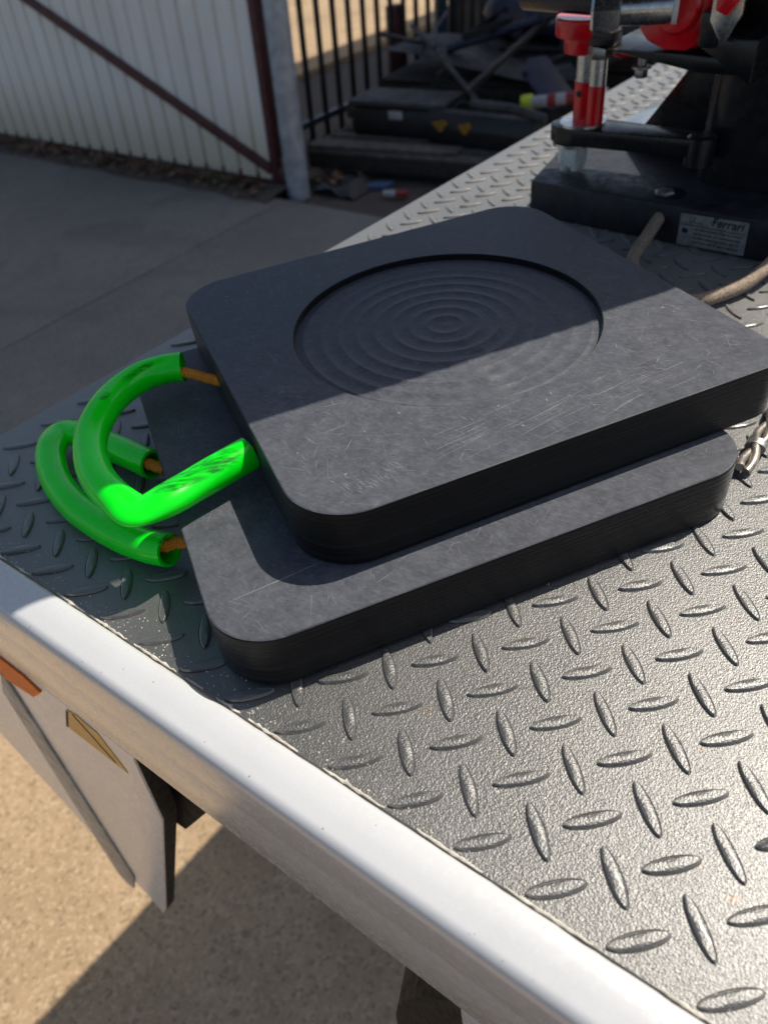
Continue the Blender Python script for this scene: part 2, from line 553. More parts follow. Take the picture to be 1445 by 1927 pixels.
# ================================================================== black picket fence behind the post
fence = empty('picket_fence', (-4.555, 4.4, GZ), 0, 'black steel picket fence running back from the round post', 'fence')
FO = Vector((-4.555, 4.4, GZ))
def fp(name, mb, mat, parent=fence):
    lean(mb)
    mb.v = [tuple(Vector(p) - FO) for p in mb.v]
    return put(name, mb, mat, parent)
pk = None
for i in range(22):
    Y = 4.34 + i * .198
    if Y > 8.45: break
    o = fp('picket', MB().box((-4.572, Y - .019, -1.50 + .03), (-4.538, Y + .019, .55), .003), 'blackfence')
fp('rail', MB().box((-4.536, 4.25, -1.335), (-4.496, 8.5, -1.287), .004), 'rail_skylit')
fp('rail', MB().box((-4.536, 4.25, .30), (-4.496, 8.5, .345), .004), 'rail_skylit')
fp('fence_post', MB().box((-4.60, 4.22, GZ), (-4.52, 4.30, .6), .004), 'blackfence')
tag(put('rusty_post', lean(MB().box((-4.70, 6.24, GZ), (-4.60, 6.40, -.74), .01)), 'maroon'), 'short rust-red square post standing behind the black pickets', 'post')

# back boundary wall
wall = MB()
prof = []
X = -12.0
while X < 3:
    prof += [(X, 0), (X + .12, 0), (X + .15, .035), (X + .27, .035), (X + .30, 0)]
    X += .30
vs, fs = [], []
for (px, py) in prof: vs += [(px, 8.66 + py, GZ - .05), (px, 8.66 + py, .55)]
for i in range(len(prof) - 1): fs.append((2 * i, 2 * i + 2, 2 * i + 3, 2 * i + 1))
wall.add([v for v in vs if v[0] >= -5.5], [])
wv = [v for v in vs if v[0] >= -5.56]
wall = MB().add(wv, [(2 * i, 2 * i + 2, 2 * i + 3, 2 * i + 1) for i in range(len(wv) // 2 - 1)])
wall.add([(a, b + .02, c) for a, b, c in wv], [(2 * i + 1, 2 * i + 3, 2 * i + 2, 2 * i) for i in range(len(wv) // 2 - 1)])
tag(put('boundary_wall', lean(wall), 'wall'), 'dark grey ribbed sheet wall at the back of the yard', 'wall')
tag(put('corner_post', lean(MB().box((-5.66, 8.50, GZ), (-5.54, 8.62, .7), .008)), 'teal'), 'square teal post at the end of the dark grey wall', 'post')

# added out-of-view canopy, made up to put the back of the yard in shade
roof = empty('unseen_shade_canopy', (0, 9, GZ), 0, 'unseen steel canopy added to shade the back of the yard', 'canopy')
RO = Vector((0, 9, GZ))
def rp(name, mb, mat): mb.v = [tuple(Vector(p) - RO) for p in mb.v]; return put(name, mb, mat, roof)
RZ = 8.0
rp('shade_deck', MB().box((-4.42, 6.65, RZ), (.15, 18, RZ + .08), .01), 'shade_sheet')
for (px, py) in ((.02, 7.0), (.02, 17.8), (-4.3, 17.8)):
    rp('shade_post', MB().box((px - .10, py - .10, GZ), (px + .10, py + .10, RZ - .002), .006), 'galv')
for py in (6.9, 12.3, 17.8):
    rp('shade_beam', MB().box((-4.4, py - .08, RZ - .32), (-.09, py + .08, RZ - .003), .006), 'galv')

# ================================================================== scrap heap
def heap(name, label, cat, loc, rz=0): return empty(name, loc, R(rz), label, cat)
# timber pallet carrying the rest
t = heap('timber_pallet', 'weathered timber pallet under the scrap heap by the fence', 'pallet', (-3.55, 5.15, GZ), 8)
for i in range(7): put('deck_board', MB().box((-.75, -.58 + i * .175, .115), (.75, -.45 + i * .175, .137), .003), 'timber', t)
for y in (-.52, 0, .52): put('bearer', MB().box((-.75, y - .05, 0), (.75, y + .05, .114), .004), 'darkwood', t)
t = heap('plank', 'pale split board lying across the front of the pallet', 'board', (-3.75, 4.62, GZ + .137), 12)
tag(t)
bpy.data.objects.remove(t)
pb = MB().box((-.62, -.07, 0), (.62, .07, .03), .004, trans(-3.62, 4.66, GZ + .139) @ rot(10, 'Z'))
tag(put('loose_board', pb, 'timber'), 'pale loose board lying on the front of the timber pallet', 'board')
t = heap('plastic_case', 'long black plastic case with a white label on the pallet', 'case', (-3.70, 5.12, GZ + .139), 6)
put('case_body', MB().box((-.42, -.17, 0), (.40, .20, .20), .03), 'junkblack', t)
put('case_lid', MB().box((-.43, -.18, .203), (.41, .21, .25), .02), 'junkgrey', t)
put('label_patch', MB().box((-.06, -.184, .13), (.06, -.1745, .19), .001), 'whitecloth', t)
t = heap('bumper_bar', 'black moulded bumper bar with two amber patches on the heap', 'bumper', (-3.10, 5.02, GZ + .139), -2)
put('bar_shell', MB().prism([(-.10, 0), (.09, 0), (.10, .13), (.05, .21), (-.08, .22), (-.12, .12)], 'x', -.28, .62, .012), 'junkblack', t)
for q, s in ((-.16, 1.2), (.06, 1.0)):
    put('amber_patch', MB().prism([(q - .05 * s, .150), (q + .04 * s, .172), (q + .065 * s, .150), (q + .02 * s, .09), (q - .01 * s, .10)], 'y', -.125, -.1145), 'amber', t)
t = heap('barrier_roll', 'hi-vis yellow collar on a red and white striped rolled barrier', 'barrier', (-2.62, 5.15, GZ + .345), 14)
put('roll', MB().tube([(-.04, 0, .06), (.2, 0, .09), (.5, .0, .12)], .040, 16), 'whitecloth', t)
for i in range(3): put('red_stripe', MB().tube([(.10 + i * .13, 0, .0775 + i * .0155), (.16 + i * .13, 0, .085 + i * .0155)], .0412, 16), 'redband', t)
put('collar', MB().tube([(-.08, 0, .055), (-.01, 0, .064)], .056, 16), 'hivis', t)
# crates behind
for (cx, cy, w2, d2, h, lab) in ((-3.55, 6.05, .75, .45, .36, 'dark timber crate under the bent grey sheet'), (-2.95, 7.0, .95, .5, .42, 'dark timber crate under the navy bundle')):
    t = heap('timber_crate', lab, 'crate', (cx, cy, GZ), 5)
    for i in range(3):
        z0 = i * h / 3
        put('slat', MB().box((-w2, -d2, z0 + .01), (w2, -d2 + .022, z0 + h / 3 - .01), .003), 'darkwood', t)
        put('slat', MB().box((-w2, d2 - .022, z0 + .01), (w2, d2, z0 + h / 3 - .01), .003), 'darkwood', t)
    for sx in (-1, 1):
        put('end_panel', MB().box((sx * w2 - .012, -d2 + .024, 0), (sx * w2 + .012, d2 - .024, h), .003), 'darkwood', t)
    put('crate_top', MB().box((-w2, -d2, h + .002), (w2, d2, h + .022), .004), 'darkwood', t)
# bent grey sheet
vs, fs = [], []
for i in range(25):
    u = i / 24
    for j in range(9):
        v = j / 8
        X = -4.25 + 1.7 * u; Y = 5.62 + .62 * v
        Z = GZ + .385 + .16 * (1 - u) ** 2 + .05 * math.sin(u * 7) * (.3 + v) + .035 * noise.noise(Vector((X * 2, Y * 2, 1))) + .05
        vs.append((X, Y, Z))
for i in range(24):
    for j in range(8): fs.append((i * 9 + j, i * 9 + 9 + j, i * 9 + 10 + j, i * 9 + 1 + j))
bs = MB().add(vs, fs).add([(a, b, c - .006) for a, b, c in vs], [tuple(reversed(f)) for f in fs])
tag(put('metal_sheet', bs, 'junkgrey', sharp=60), 'bent dull grey metal sheet lying on the timber crate', 'sheet')
# navy tarpaulin bundle
path, rad = [], []
for i in range(26):
    u = i / 25
    path.append((-4.05 + 1.95 * u, 7.0 - .5 * u, GZ + .62 - .06 * u + .02 * math.sin(u * 9)))
    rad.append(.17 * (min(1, 6 * u + .35) * min(1, 6 * (1 - u) + .35)))
nb = MB().tube(path, rad, 22, True, lambda i, a: ((.95 + .22 * noise.noise(Vector((i * .55, math.cos(a) * 1.5, math.sin(a) * 1.5)))), (1.25 + .3 * noise.noise(Vector((i * .4, 7 + math.cos(a), math.sin(a)))))))
tag(put('tarpaulin_bundle', nb, 'navy', sharp=70), 'long navy tarpaulin bundle lying along the dark wall', 'tarpaulin')
tag(put('tie_strap', MB().tube(smooth_path([(-3.6, 6.52, GZ + .60), (-3.0, 6.62, GZ + .62), (-2.45, 6.40, GZ + .62)], 8), .02, 10), 'whitecloth'), 'pale strap hanging over the side of the navy bundle', 'strap')
tag(put('bent_pipe', MB().tube(smooth_path([(-4.15, 5.90, GZ + .70), (-3.62, 5.52, GZ + .56), (-3.16, 5.20, GZ + .42), (-3.06, 5.13, GZ + .37), (-3.04, 5.12, GZ + .30)], 6), .019, 10), 'junkgrey'), 'bent grey pipe sloping down over the scrap heap', 'pipe')
# odd dark pieces thrown on the heap
rj = random.Random(11)
for i in range(26):
    px, py = rj.uniform(-4.2, -2.4), rj.uniform(4.75, 6.6)
    hz = .14 if py < 5.6 else .40
    pz = GZ + hz + rj.uniform(.06, .34)
    mx = trans(px, py, pz) @ rot(rj.uniform(0, 180), 'Z') @ rot(rj.uniform(-35, 35), 'Y') @ rot(rj.uniform(-25, 25), 'X')
    mb = MB()
    kind = i % 4
    if kind == 0:
        l_ = rj.uniform(.25, .6)
        mb.prism([(-.03, -.03), (.03, -.03), (.03, -.024), (-.024, -.024), (-.024, .03), (-.03, .03)], 'x', -l_, l_, 0, mx)
    elif kind == 1:
        l_ = rj.uniform(.2, .55); r_ = rj.uniform(.015, .04)
        mb.tube([mx @ Vector((-l_, 0, 0)), mx @ Vector((0, .04, .01)), mx @ Vector((l_, 0, 0))], r_, 12)
    elif kind == 2:
        w2, d2 = rj.uniform(.10, .25), rj.uniform(.08, .18)
        mb.prism([(-w2, -d2), (w2 * .8, -d2 * .7), (w2, d2 * .4), (w2 * .3, d2), (-w2 * .9, d2 * .8)], 'z', -.004, .004, .001, mx)
    else:
        mb.box((-rj.uniform(.06, .16), -.07, -.05), (rj.uniform(.06, .16), .08, .05), .012, mx)
    mt = (i * 7 + i // 4) % 4
    nm = ('angle_iron', 'scrap_pipe', 'scrap_plate', 'scrap_block')[kind]
    kd = ('length of angle iron', 'short bent pipe', 'torn flat plate', 'small boxy block')[kind]
    cl = ('black', 'dull grey', 'dark brown', 'navy blue')[mt]
    tag(put(nm, mb, ('junkblack', 'junkgrey', 'darkwood', 'navy')[mt]), cl + ' ' + kd + ' thrown on the scrap heap by the picket fence', nm.split('_')[1] if kind else 'angle iron', 'pieces of scrap on the heap')
# small scrap at the front
vs, fs = [], []
for i in range(14):
    for j in range(10):
        u, v = i / 13, j / 9
        X = -3.95 + .42 * u; Y = 4.15 + .30 * v
        vs.append((X, Y, GZ - .045 + .09 * max(0, noise.noise(Vector((X * 7, Y * 7, 3))) + .35) * math.sin(math.pi * u) ** .5))
for i in range(13):
    for j in range(9): fs.append((i * 10 + j, i * 10 + 10 + j, i * 10 + 11 + j, i * 10 + 1 + j))
tag(put('plastic_sheet', MB().add(vs, fs).add([(a, b, c - .004) for a, b, c in vs], [tuple(reversed(f)) for f in fs]), 'junkblack', sharp=60), 'crumpled black plastic sheet on the ground beside the post', 'plastic sheet')
tag(put('blue_offcut', MB().prism([(0, 0), (.22, .02), (.25, .12), (.03, .10)], 'z', 0, .04, .006, trans(-3.62, 4.33, GZ - .058) @ rot(20, 'Z')), simple('blue_scrap', (.05, .09, .17), .5)), 'small blue offcut lying in front of the pallet', 'offcut')
t = heap('striped_marker', 'short red and white striped marker lying in front of the pallet', 'marker', (-3.28, 4.30, GZ - .02), 20)
put('white_sleeve', MB().tube([(-.07, 0, 0), (.02, 0, 0)], .024, 14), 'whitecloth', t)
put('red_sleeve', MB().tube([(.021, 0, 0), (.11, 0, 0)], .024, 14), 'redband', t)

# ================================================================== truck tray
truck = empty('tray_truck', (0, 0, 0), 0, 'truck tray with silver tread plate deck and white edge rail', 'truck')
DECK = [(-.645, .002), (.55, .002), (.55, 2.1), (-.536, 2.1)]
deck = put('deck_plate', MB().prism(DECK, 'z', -.005, 0), 'deck', truck)
deck['label'] = 'silver painted steel tread plate'
# raised lozenges
P = .0316
LN, WD = .0338, .0083
NP = 10
def lug_mesh(ln, wd, nm):
    mb = MB()
    rings = []
    for (sx, sy, z) in ((1.0, 1.0, -.0004), (.965, .80, .0016), (.93, .62, .0021)):
        ring = []
        for k in range(2 * NP):
            a = math.pi * k / NP
            xx = math.cos(a)
            yy = math.copysign(max(0, 1 - xx * xx) ** .56, math.sin(a)) if k % NP else 0
            ring.append((xx * ln / 2 * sx, yy * wd / 2 * sy, z))
        rings.append(ring)
    for r in rings: mb.v += r
    mm = 2 * NP
    grime = [(x * 1.022 if abs(x) > ln * .49 else x, y + math.copysign(.0005, y) if abs(y) > 1e-6 else y, .00022) for x, y, z in rings[0]]
    for i in range(2):
        for k in range(mm): mb.f.append((i * mm + k, i * mm + (k + 1) % mm, (i + 1) * mm + (k + 1) % mm, (i + 1) * mm + k))
    mb.v.append((0, 0, .00225))
    for k in range(mm): mb.f.append((2 * mm + k, 2 * mm + (k + 1) % mm, 3 * mm))
    mb.nl = len(mb.f)
    o = len(mb.v)
    mb.v += grime + [(x * .99, y * .97, .00022) for x, y, z in rings[0]]
    for k in range(mm): mb.f.append((o + k, o + (k + 1) % mm, o + mm + (k + 1) % mm, o + mm + k))
    return mb
proto = lug_mesh(LN, WD, 'lug')
lug_me = proto.mesh('tread_lug', 32)
lug_me.materials.append(M['deck'])
lug_me.materials.append(M['grime'])
for p_ in lug_me.polygons: p_.material_index = 1 if p_.index >= proto.nl else 0
U = Vector((math.sqrt(.5), -math.sqrt(.5)))
W_ = Vector((math.sqrt(.5), math.sqrt(.5)))
O = Vector((0, .1729))
spots = []
for m_ in range(-75, 40):
    for n_ in range(-45, 60):
        p = O + U * (m_ * P) + W_ * (n_ * P)
        if not (.0075 < p.y < 2.05): continue
        xl = -.645 + (p.y - .002) / 2.098 * .109
        if not (xl + .014 < p.x < .50): continue
        ang = -45 if (m_ + n_) % 2 == 0 else 45
        d = Vector((p.x, p.y, 0)) - CAM_POS
        z = d.dot(AZ)
        ix, iy = d.dot(AX) / z, d.dot(AY) / z
        inside = z > 0 and abs(ix) < .53 and abs(iy) < .70
        spots.append((z if inside else z + 50, p.x, p.y, ang, m_))
spots.sort()
def hidden_under_pad(x, y):
    for (cx, cy, th) in ((-.2624, .3616, 1.0358), (-.2669, .2814, 1.0169)):
        dx, dy = x - cx, y - cy
        if abs(dx * math.cos(th) + dy * math.sin(th)) < .185 and abs(-dx * math.sin(th) + dy * math.cos(th)) < .185: return True
    return False
rest = MB()
cnt = 0
for (z, x, y, a, m_) in spots:
    if y < .018 and a:   # lozenges cut by the edge rail keep a shorter length
        pass
    if cnt < 300 and z < 40 and not hidden_under_pad(x, y):
        o = put('tread_lug', lug_me, None, deck, (x, y, 0))
        o.rotation_euler = (0, 0, R(a + random.uniform(-.7, .7)))
        o.scale = (random.uniform(.97, 1.03), random.uniform(.94, 1.06), random.uniform(.85, 1.1))
        cnt += 1
    else:
        rest.add(proto.v, proto.f, trans(x, y, 0) @ rot(a, 'Z'))
ro = tag(put('tread_lugs', rest, 'deck', deck, sharp=50), kind='stuff')
ro.data.materials.append(M['grime'])
for p_ in ro.data.polygons: p_.material_index = 1 if p_.index % len(proto.f) >= proto.nl else 0

# white edge rail, a folded channel
prof = [(.0004, -.004), (-.0006, .0030), (-.0022, .0052), (-.0055, .0062), (-.012, .0064), (-.020, .0058), (-.026, .0044)]
for k in range(1, 8):
    a = k / 8 * math.pi / 2
    prof.append((-.026 - .009 * math.sin(a), +.0044 - .0105 * (1 - math.cos(a))))
prof += [(-.0352, -.0070), (-.0355, -.040), (-.0352, -.0425), (-.0355, -.045), (-.0352, -.112), (-.0338, -.1165), (-.030, -.118), (-.004, -.118), (-.004, -.114), (-.0295, -.1135), (-.031, -.110), (-.031, -.010), (.0015, -.010)]
rail = MB()
NX = 160
for i in range(NX + 1):
    X = -.645 + 1.2 * i / NX
    for j, (y, z) in enumerate(prof):
        wob = .0006 * noise.noise(Vector((X * 60, 2, 0))) + .0005 * noise.noise(Vector((X * 190, 2, 7)))
        yy = y + (wob if j <= 2 else 0)
        rail.v.append((X, yy, z + (.0003 * noise.noise(Vector((X * 9, y * 80, 0))) if j < 6 else 0)))
npf = len(prof)
for i in range(NX):
    for j in range(npf):
        j2 = (j + 1) % npf
        rail.f.append((i * npf + j, i * npf + j2, (i + 1) * npf + j2, (i + 1) * npf + j))
rail.f.append(tuple(range(npf)))
rail.f.append(tuple(NX * npf + j for j in reversed(range(npf))))
put('edge_rail', rail, 'white', truck, sharp=40)['label'] = 'white gloss painted folded edge rail'
chips = MB()
rc = random.Random(21)
for i in range(26):
    X = rc.uniform(-.6, .2); Y = rc.choice((rc.uniform(-.028, -.004), -.0285 + rc.gauss(0, .0012)))
    zt = .0064 - max(0, (-Y - .020)) * .25
    r_ = rc.uniform(.00012, .0003)
    n_ = 7
    ring = [(X + r_ * rc.uniform(.6, 1.8) * math.cos(6.283 * k / n_), Y + r_ * rc.uniform(.5, 1.1) * math.sin(6.283 * k / n_), zt + .0004) for k in range(n_)]
    o_ = len(chips.v)
    chips.v += ring + [(x_, y_, z_ - .0009) for x_, y_, z_ in ring]
    chips.f.append(tuple(o_ + k for k in range(n_)))
    for k in range(n_): chips.f.append((o_ + n_ + k, o_ + n_ + (k + 1) % n_, o_ + (k + 1) % n_, o_ + k))
tag(put('grit_specks', chips, 'speck', truck), kind='stuff')
# broken bead of sealant between rail and plate
bead = MB()
X = -.64
while X < .52:
    ln = random.uniform(.012, .05)
    nseg = max(3, int(ln / .003))
    path = [(X + ln * k / nseg, .0022 + .0009 * noise.noise(Vector(((X + ln * k / nseg) * 220, 0, 3))), .0006 + .0005 * noise.noise(Vector(((X + ln * k / nseg) * 260, 4, 0)))) for k in range(nseg + 1)]
    rr = [.0004 + .0010 * max(0.05, .6 + noise.noise(Vector(((X + ln * k / nseg) * 330, 1, 1)))) * math.sin(math.pi * (k + .5) / (nseg + 1)) for k in range(nseg + 1)]
    bead.tube(path, rr, 7)
    X += ln + random.uniform(.004, .05)
tag(put('sealant_bead', bead, 'bead', truck), kind='stuff')
# paint specks splashed on the plate beside the rail
spk = MB()
for i in range(520):
    X = random.uniform(-.62, .3); Y = .003 + abs(random.gauss(0, .010))
    s = random.uniform(.0003, .0009)
    spk.add([(X - s, Y, .0001), (X, Y - s, .0001), (X + s, Y, .0001), (X, Y + s, .0001), (X, Y, .0001 + s * .8)], [(0, 1, 4), (1, 2, 4), (2, 3, 4), (3, 0, 4)])
tag(put('paint_specks', spk, 'bead', truck), kind='stuff')
# folded end rail under the far edge of the plate and cross members
def quadrail(name, a, b, w2, z0, z1, mat):
    a, b = Vector(a), Vector(b)
    d = (b - a).normalized(); nrm = Vector((-d.y, d.x))
    pts = [a - nrm * 0, b, b - nrm * w2, a - nrm * w2]
    put(name, MB().prism([tuple(p) for p in pts], 'z', z0, z1, .002), mat, truck)
quadrail('end_rail', (-.6415, .004), (-.5345, 2.09), .05, -.085, -.0055, 'black')
for y in (.35, .75, 1.15, 1.55, 1.95):
    put('cross_member', MB().box((-.57, y - .025, -.085), (.54, y + .025, -.006), .003), 'block', truck)
for xx in (-.1, .4): put('chassis_rail', MB().box((xx - .03, .2, -.26), (xx + .03, 2.05, -.087), .004), 'block', truck)
# hanging white side guard
GUARD = [(-.318, -.1195), (-.324, -.126), (-.348, -.265), (-.616, -.904), (-.652, -.975), (-.736, -.773), (-.86, -.53), (-.70, -.1195)]
pan = put('side_guard', MB().prism(GUARD, 'y', -.034, -.0315, .0006), 'panel', truck)
pan['label'] = 'hanging white side guard panel'
put('guard_backing', MB().prism([(x + (.001 if x > -.64 else 0), z) for x, z in GUARD], 'y', -.0313, -.0150, .0006), 'rubber', pan)
put('rubber_strip', MB().prism([(-.600, -.242), (-.765, -.950), (-.755, -.985), (-.725, -.965), (-.655, -.820), (-.545, -.165)], 'y', -.0372, -.0342, .001), 'strip', pan)
put('warning_sticker', MB().prism([(-.397, -.1225), (-.416, -.129), (-.450, -.185), (-.357, -.182), (-.371, -.128)], 'y', -.0348, -.0343), 'yellow', pan)
put('sticker_print', MB().prism([(-.405, -.1275), (-.4075, -.1285), (-.3735, -.1765), (-.3705, -.1765)], 'y', -.0352, -.0349).prism([(-.419, -.133), (-.4145, -.131), (-.446, -.1835), (-.4495, -.1838)], 'y', -.0352, -.0349), 'print', pan)
put('side_marker', MB().prism([(-.55, -.122), (-.475, -.122), (-.455, -.132), (-.463, -.140), (-.489, -.166), (-.585, -.19)], 'y', -.0365, -.0343), 'orange', pan)
put('guard_bracket', MB().box((-.50, -.020, -.22), (-.44, .10, -.12), .004), 'black', truck)
# spare wheel hung under the tray and the white bracket beside it
sw = put('spare_wheel', MB().lathe([(.22, -.10), (.38, -.11), (.445, -.098), (.46, -.06), (.46, .06), (.445, .098), (.38, .11), (.22, .10)], 64, trans(.322, .100, -.55) @ rot(90, 'X')), 'rubber', truck)
put('rim', MB().lathe([(0, -.05), (.22, -.06), (.225, .06), (0, .05)], 40, trans(.322, .100, -.55) @ rot(90, 'X')), 'block', sw)
put('stay_bracket', MB().prism([(-.50, -.125), (-.29, -.125), (-.29, -.22), (-.40, -.40), (-.50, -.42)], 'y', -.004, .012, .002), 'rubber', truck)
put('side_bracket', MB().prism([(-.012, -.1195), (.14, -.1195), (.14, -.42), (.02, -.42), (-.010, -.22)], 'y', -.031, -.020, .002), 'white', truck)

# ================================================================== outrigger pads
S, T = .4005, .0472
RC = .045
def rounded_outline(hx, h, rads, nc=20, ns=30):
    pts = []
    for q, (sx, sy) in enumerate(((1, 1), (-1, 1), (-1, -1), (1, -1))):
        for k in range(nc + 1):
            a = q * math.pi / 2 + math.pi / 2 * k / nc
            r = rads[q]
            pts.append((sx * (hx - r) + r * math.cos(a), sy * (h - r) + r * math.sin(a)))
        nx = ((-1, 1), (-1, -1), (1, -1), (1, 1))[q]
        a0 = pts[-1]
        q2 = (q + 1) % 4
        an = q2 * math.pi / 2
        s2 = ((1, 1), (-1, 1), (-1, -1), (1, -1))[q2]
        r = rads[q2]
        b0 = (s2[0] * (hx - r) + r * math.cos(an), s2[1] * (h - r) + r * math.sin(an))
        for k in range(1, ns):
            t_ = k / ns
            pts.append((a0[0] + (b0[0] - a0[0]) * t_, a0[1] + (b0[1] - a0[1]) * t_))
    return pts
def pad_slab(recess, seed, hx, rads):
    h = S / 2
    base = rounded_outline(hx, h, rads)
    n = len(base)
    mb = MB()
    def loop(inset, z, jit=0):
        o = len(mb.v)
        for (x, y) in base:
            f = 1 - inset / h
            j = jit * noise.noise(Vector((x * 60, y * 60, seed))) + jit * .7 * noise.noise(Vector((x * 210, y * 210, seed + 5)))
            mb.v.append((x * f, y * f, z + j))
        return o
    def bridge(a, b):
        for i in range(n): mb.f.append((a + i, a + (i + 1) % n, b + (i + 1) % n, b + i))
    L = [loop(.0012, 0), loop(0, .0012)]
    for k in range(1, 6): L.append(loop(0, .0012 + (T - .0024) * k / 6, 0))
    L += [loop(0, T - .0013, .0003), loop(.0004, T - .0005, .00015), loop(.0013, T)]
    for a, b in zip(L, L[1:]): bridge(a, b)
    mb.f.append(tuple(L[0] + i for i in reversed(range(n))))
    top = L[-1]
    if not recess:
        mb.f.append(tuple(top + i for i in range(n)))
        return mb
    RR, DP = .1345, .0062
    ang = [math.atan2(y, x) for x, y in base]
    def circ(r, zf):
        o = len(mb.v)
        for a in ang: mb.v.append((r * math.cos(a), r * math.sin(a), zf(r, a)))
        return o
    mid = []
    for t_ in (.5,):
        o = len(mb.v)
        for (x, y), a in zip(base, ang):
            mb.v.append(((x * (1 - .0013 / h)) * t_ + RR * math.cos(a) * (1 - t_), (y * (1 - .0013 / h)) * t_ + RR * math.sin(a) * (1 - t_), T))
        mid.append(o)
    a0 = circ(RR + .0008, lambda r, a: T)
    a1 = circ(RR, lambda r, a: T - .0008)
    a2 = circ(RR - .0006, lambda r, a: T - DP * .94)
    bridge(top, mid[0]); bridge(mid[0], a0); bridge(a0, a1); bridge(a1, a2)
    MARK = math.radians(-31.6 - 59.34)      # where the cutter stepped over from ring to ring
    PIT = .0158
    def fz(r, a):
        d = (a - MARK + math.pi) % (2 * math.pi) - math.pi
        ph = (r / PIT) % 1.0
        z = T - DP + +.00105 * abs(2 * (ph - .5)) ** 2
        side = d * r
        if abs(side) < .011 and r > .034:
            e = abs(side) / .011
            fd = .75 * min(1, max(0, (r - .030) / .02))
            z -= .0013 * fd * (1 - e ** 4) * (.5 + .5 * math.cos(2 * math.pi * (r / PIT - .5)))
            z += .0008 * fd * math.exp(-((abs(side) - .0095) / .0016) ** 2)
        if r < .012: z -= .0007 * (1 - r / .012)
        return z
    prev = a2
    nr = 96
    for k in range(nr):
        r = (RR - .0012) * (1 - k / nr) + .0006 * k / nr
        o = circ(r, fz)
        bridge(prev, o)
        prev = o
    mb.f.append(tuple(prev + i for i in range(n)))
    return mb

def scuff_attr(me, f):
    at = me.attributes.new('scuff', 'FLOAT', 'POINT')
    for i, v in enumerate(me.vertices): at.data[i].value = f(v.co)
def hose(path_pts, rad, kinks, parent, origin, rz, scuffs, sub=8, seed=0):
    P = smooth_path(path_pts, sub)
    n = len(P)
    inv = (Matrix.Translation(origin) @ Matrix.Rotation(rz, 4, 'Z')).inverted()
    P = [inv @ p for p in P]
    ks = [(inv @ Vector(k[0]), k[1], k[2], k[3]) for k in kinks]
    fac = []
    for i, p in enumerate(P):
        fx, fy = 1, 1
        for (kp, wd, sq, wide) in ks:
            e = math.exp(-((p - kp).length / wd) ** 2)
            fx *= 1 - sq * e
            fy *= 1 + wide * e
        fac.append((fx, fy))
    def shp(i, a):
        w_ = 1 + .03 * noise.noise(Vector((P[i].x * 40, P[i].y * 40, math.cos(a) + seed)))
        return (fac[i][0] * w_, fac[i][1] * w_)
    mb = MB().tube(P, rad, 28, False, shp)
    outer = len(mb.v)
    mb.tube(P, rad - .0028, 28, False, shp)
    o2 = outer
    mb.f = [f if f[0] < outer else tuple(reversed(f)) for f in mb.f]
    sg = 28
    for k in range(sg):
        k2 = (k + 1) % sg
        mb.f.append((k2, k, o2 + k, o2 + k2))
        e = (n - 1) * sg
        mb.f.append((e + k, e + k2, o2 + e + k2, o2 + e + k))
    me = mb.mesh('handle_sleeve', 60)
    sc = [(inv @ Vector(a), inv @ Vector(b), w2, up) for a, b, w2, up in scuffs]
    def f(co):
        best = 0
        for a, b, w2, up in sc:
            d = b - a
            t_ = max(0, min(1, (co - a).dot(d) / d.dot(d)))
            q = (a + d * t_ - co).length
            v = max(0, 1 - (q / w2) ** 2) * min(1, 6 * min(t_ + .08, 1.08 - t_))
            best = max(best, min(1, v * 1.6))
        return best
    scuff_attr(me, f)
    return put('handle_sleeve', me, 'green', parent)

C1 = Vector((-.2624, .3616, T + .0026))
C2 = Vector((-.2669 + .0080 * .526, .2814 + .0080 * .8505, .0023))
TH1, TH2 = 1.0358, 1.0169
pad1 = empty('outrigger_pad', C1, TH1, 'scratched black plastic outrigger pad with round recess, on top of the other pad', 'outrigger pad')
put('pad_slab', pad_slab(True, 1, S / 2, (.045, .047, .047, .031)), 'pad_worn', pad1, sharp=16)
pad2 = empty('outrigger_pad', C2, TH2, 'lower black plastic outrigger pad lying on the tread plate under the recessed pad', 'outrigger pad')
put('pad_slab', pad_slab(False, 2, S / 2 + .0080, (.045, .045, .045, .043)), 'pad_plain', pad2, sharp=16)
def scratches(parent, items, z):
    mb = MB()
    for (x, y, ang, ln, wd, bend) in items:
        n = 4
        dx, dy = math.cos(ang), math.sin(ang)
        o = len(mb.v)
        for k in range(n + 1):
            t_ = k / n - .5
            cx = x + dx * ln * t_ - dy * bend * ln * (t_ * t_ * 4 - 1) * .25
            cy = y + dy * ln * t_ + dx * bend * ln * (t_ * t_ * 4 - 1) * .25
            w2 = wd * .5 * (1 - (2 * t_) ** 2 * .8)
            mb.v += [(cx - dy * w2, cy + dx * w2, z), (cx + dy * w2, cy - dx * w2, z)]
        for k in range(n): mb.f.append((o + 2 * k + 1, o + 2 * k + 3, o + 2 * k + 2, o + 2 * k))
    return tag(put('scratches', mb, 'scratch', parent), kind='stuff')
rs = random.Random(5)
it = []
def keep(x, y, ln):
    e = S / 2 - .010 - ln / 2
    return abs(x) < e and abs(y) < e and math.hypot(x, y) > .140 + ln / 2
while len(it) < 300:
    x, y = rs.uniform(-.19, .19), rs.uniform(-.19, .19)
    ln = rs.choice((.003, .005, .008, .012, .02)) * rs.uniform(.6, 1.4)
    if keep(x, y, ln): it.append((x, y, rs.choice((.3, -.5, 1.2, 1.9, .1, 2.6)) + rs.gauss(0, .35), ln, rs.uniform(.00012, .00030), rs.uniform(-.15, .15)))
for k in range(46):                                   # drag marks beside the front edge
    x, y = rs.uniform(-.08, .12), -.168 + rs.gauss(0, .010)
    it.append((x, y, .16 + rs.gauss(0, .06), rs.uniform(.02, .06), rs.uniform(.00012, .00028), rs.uniform(-.1, .1)))
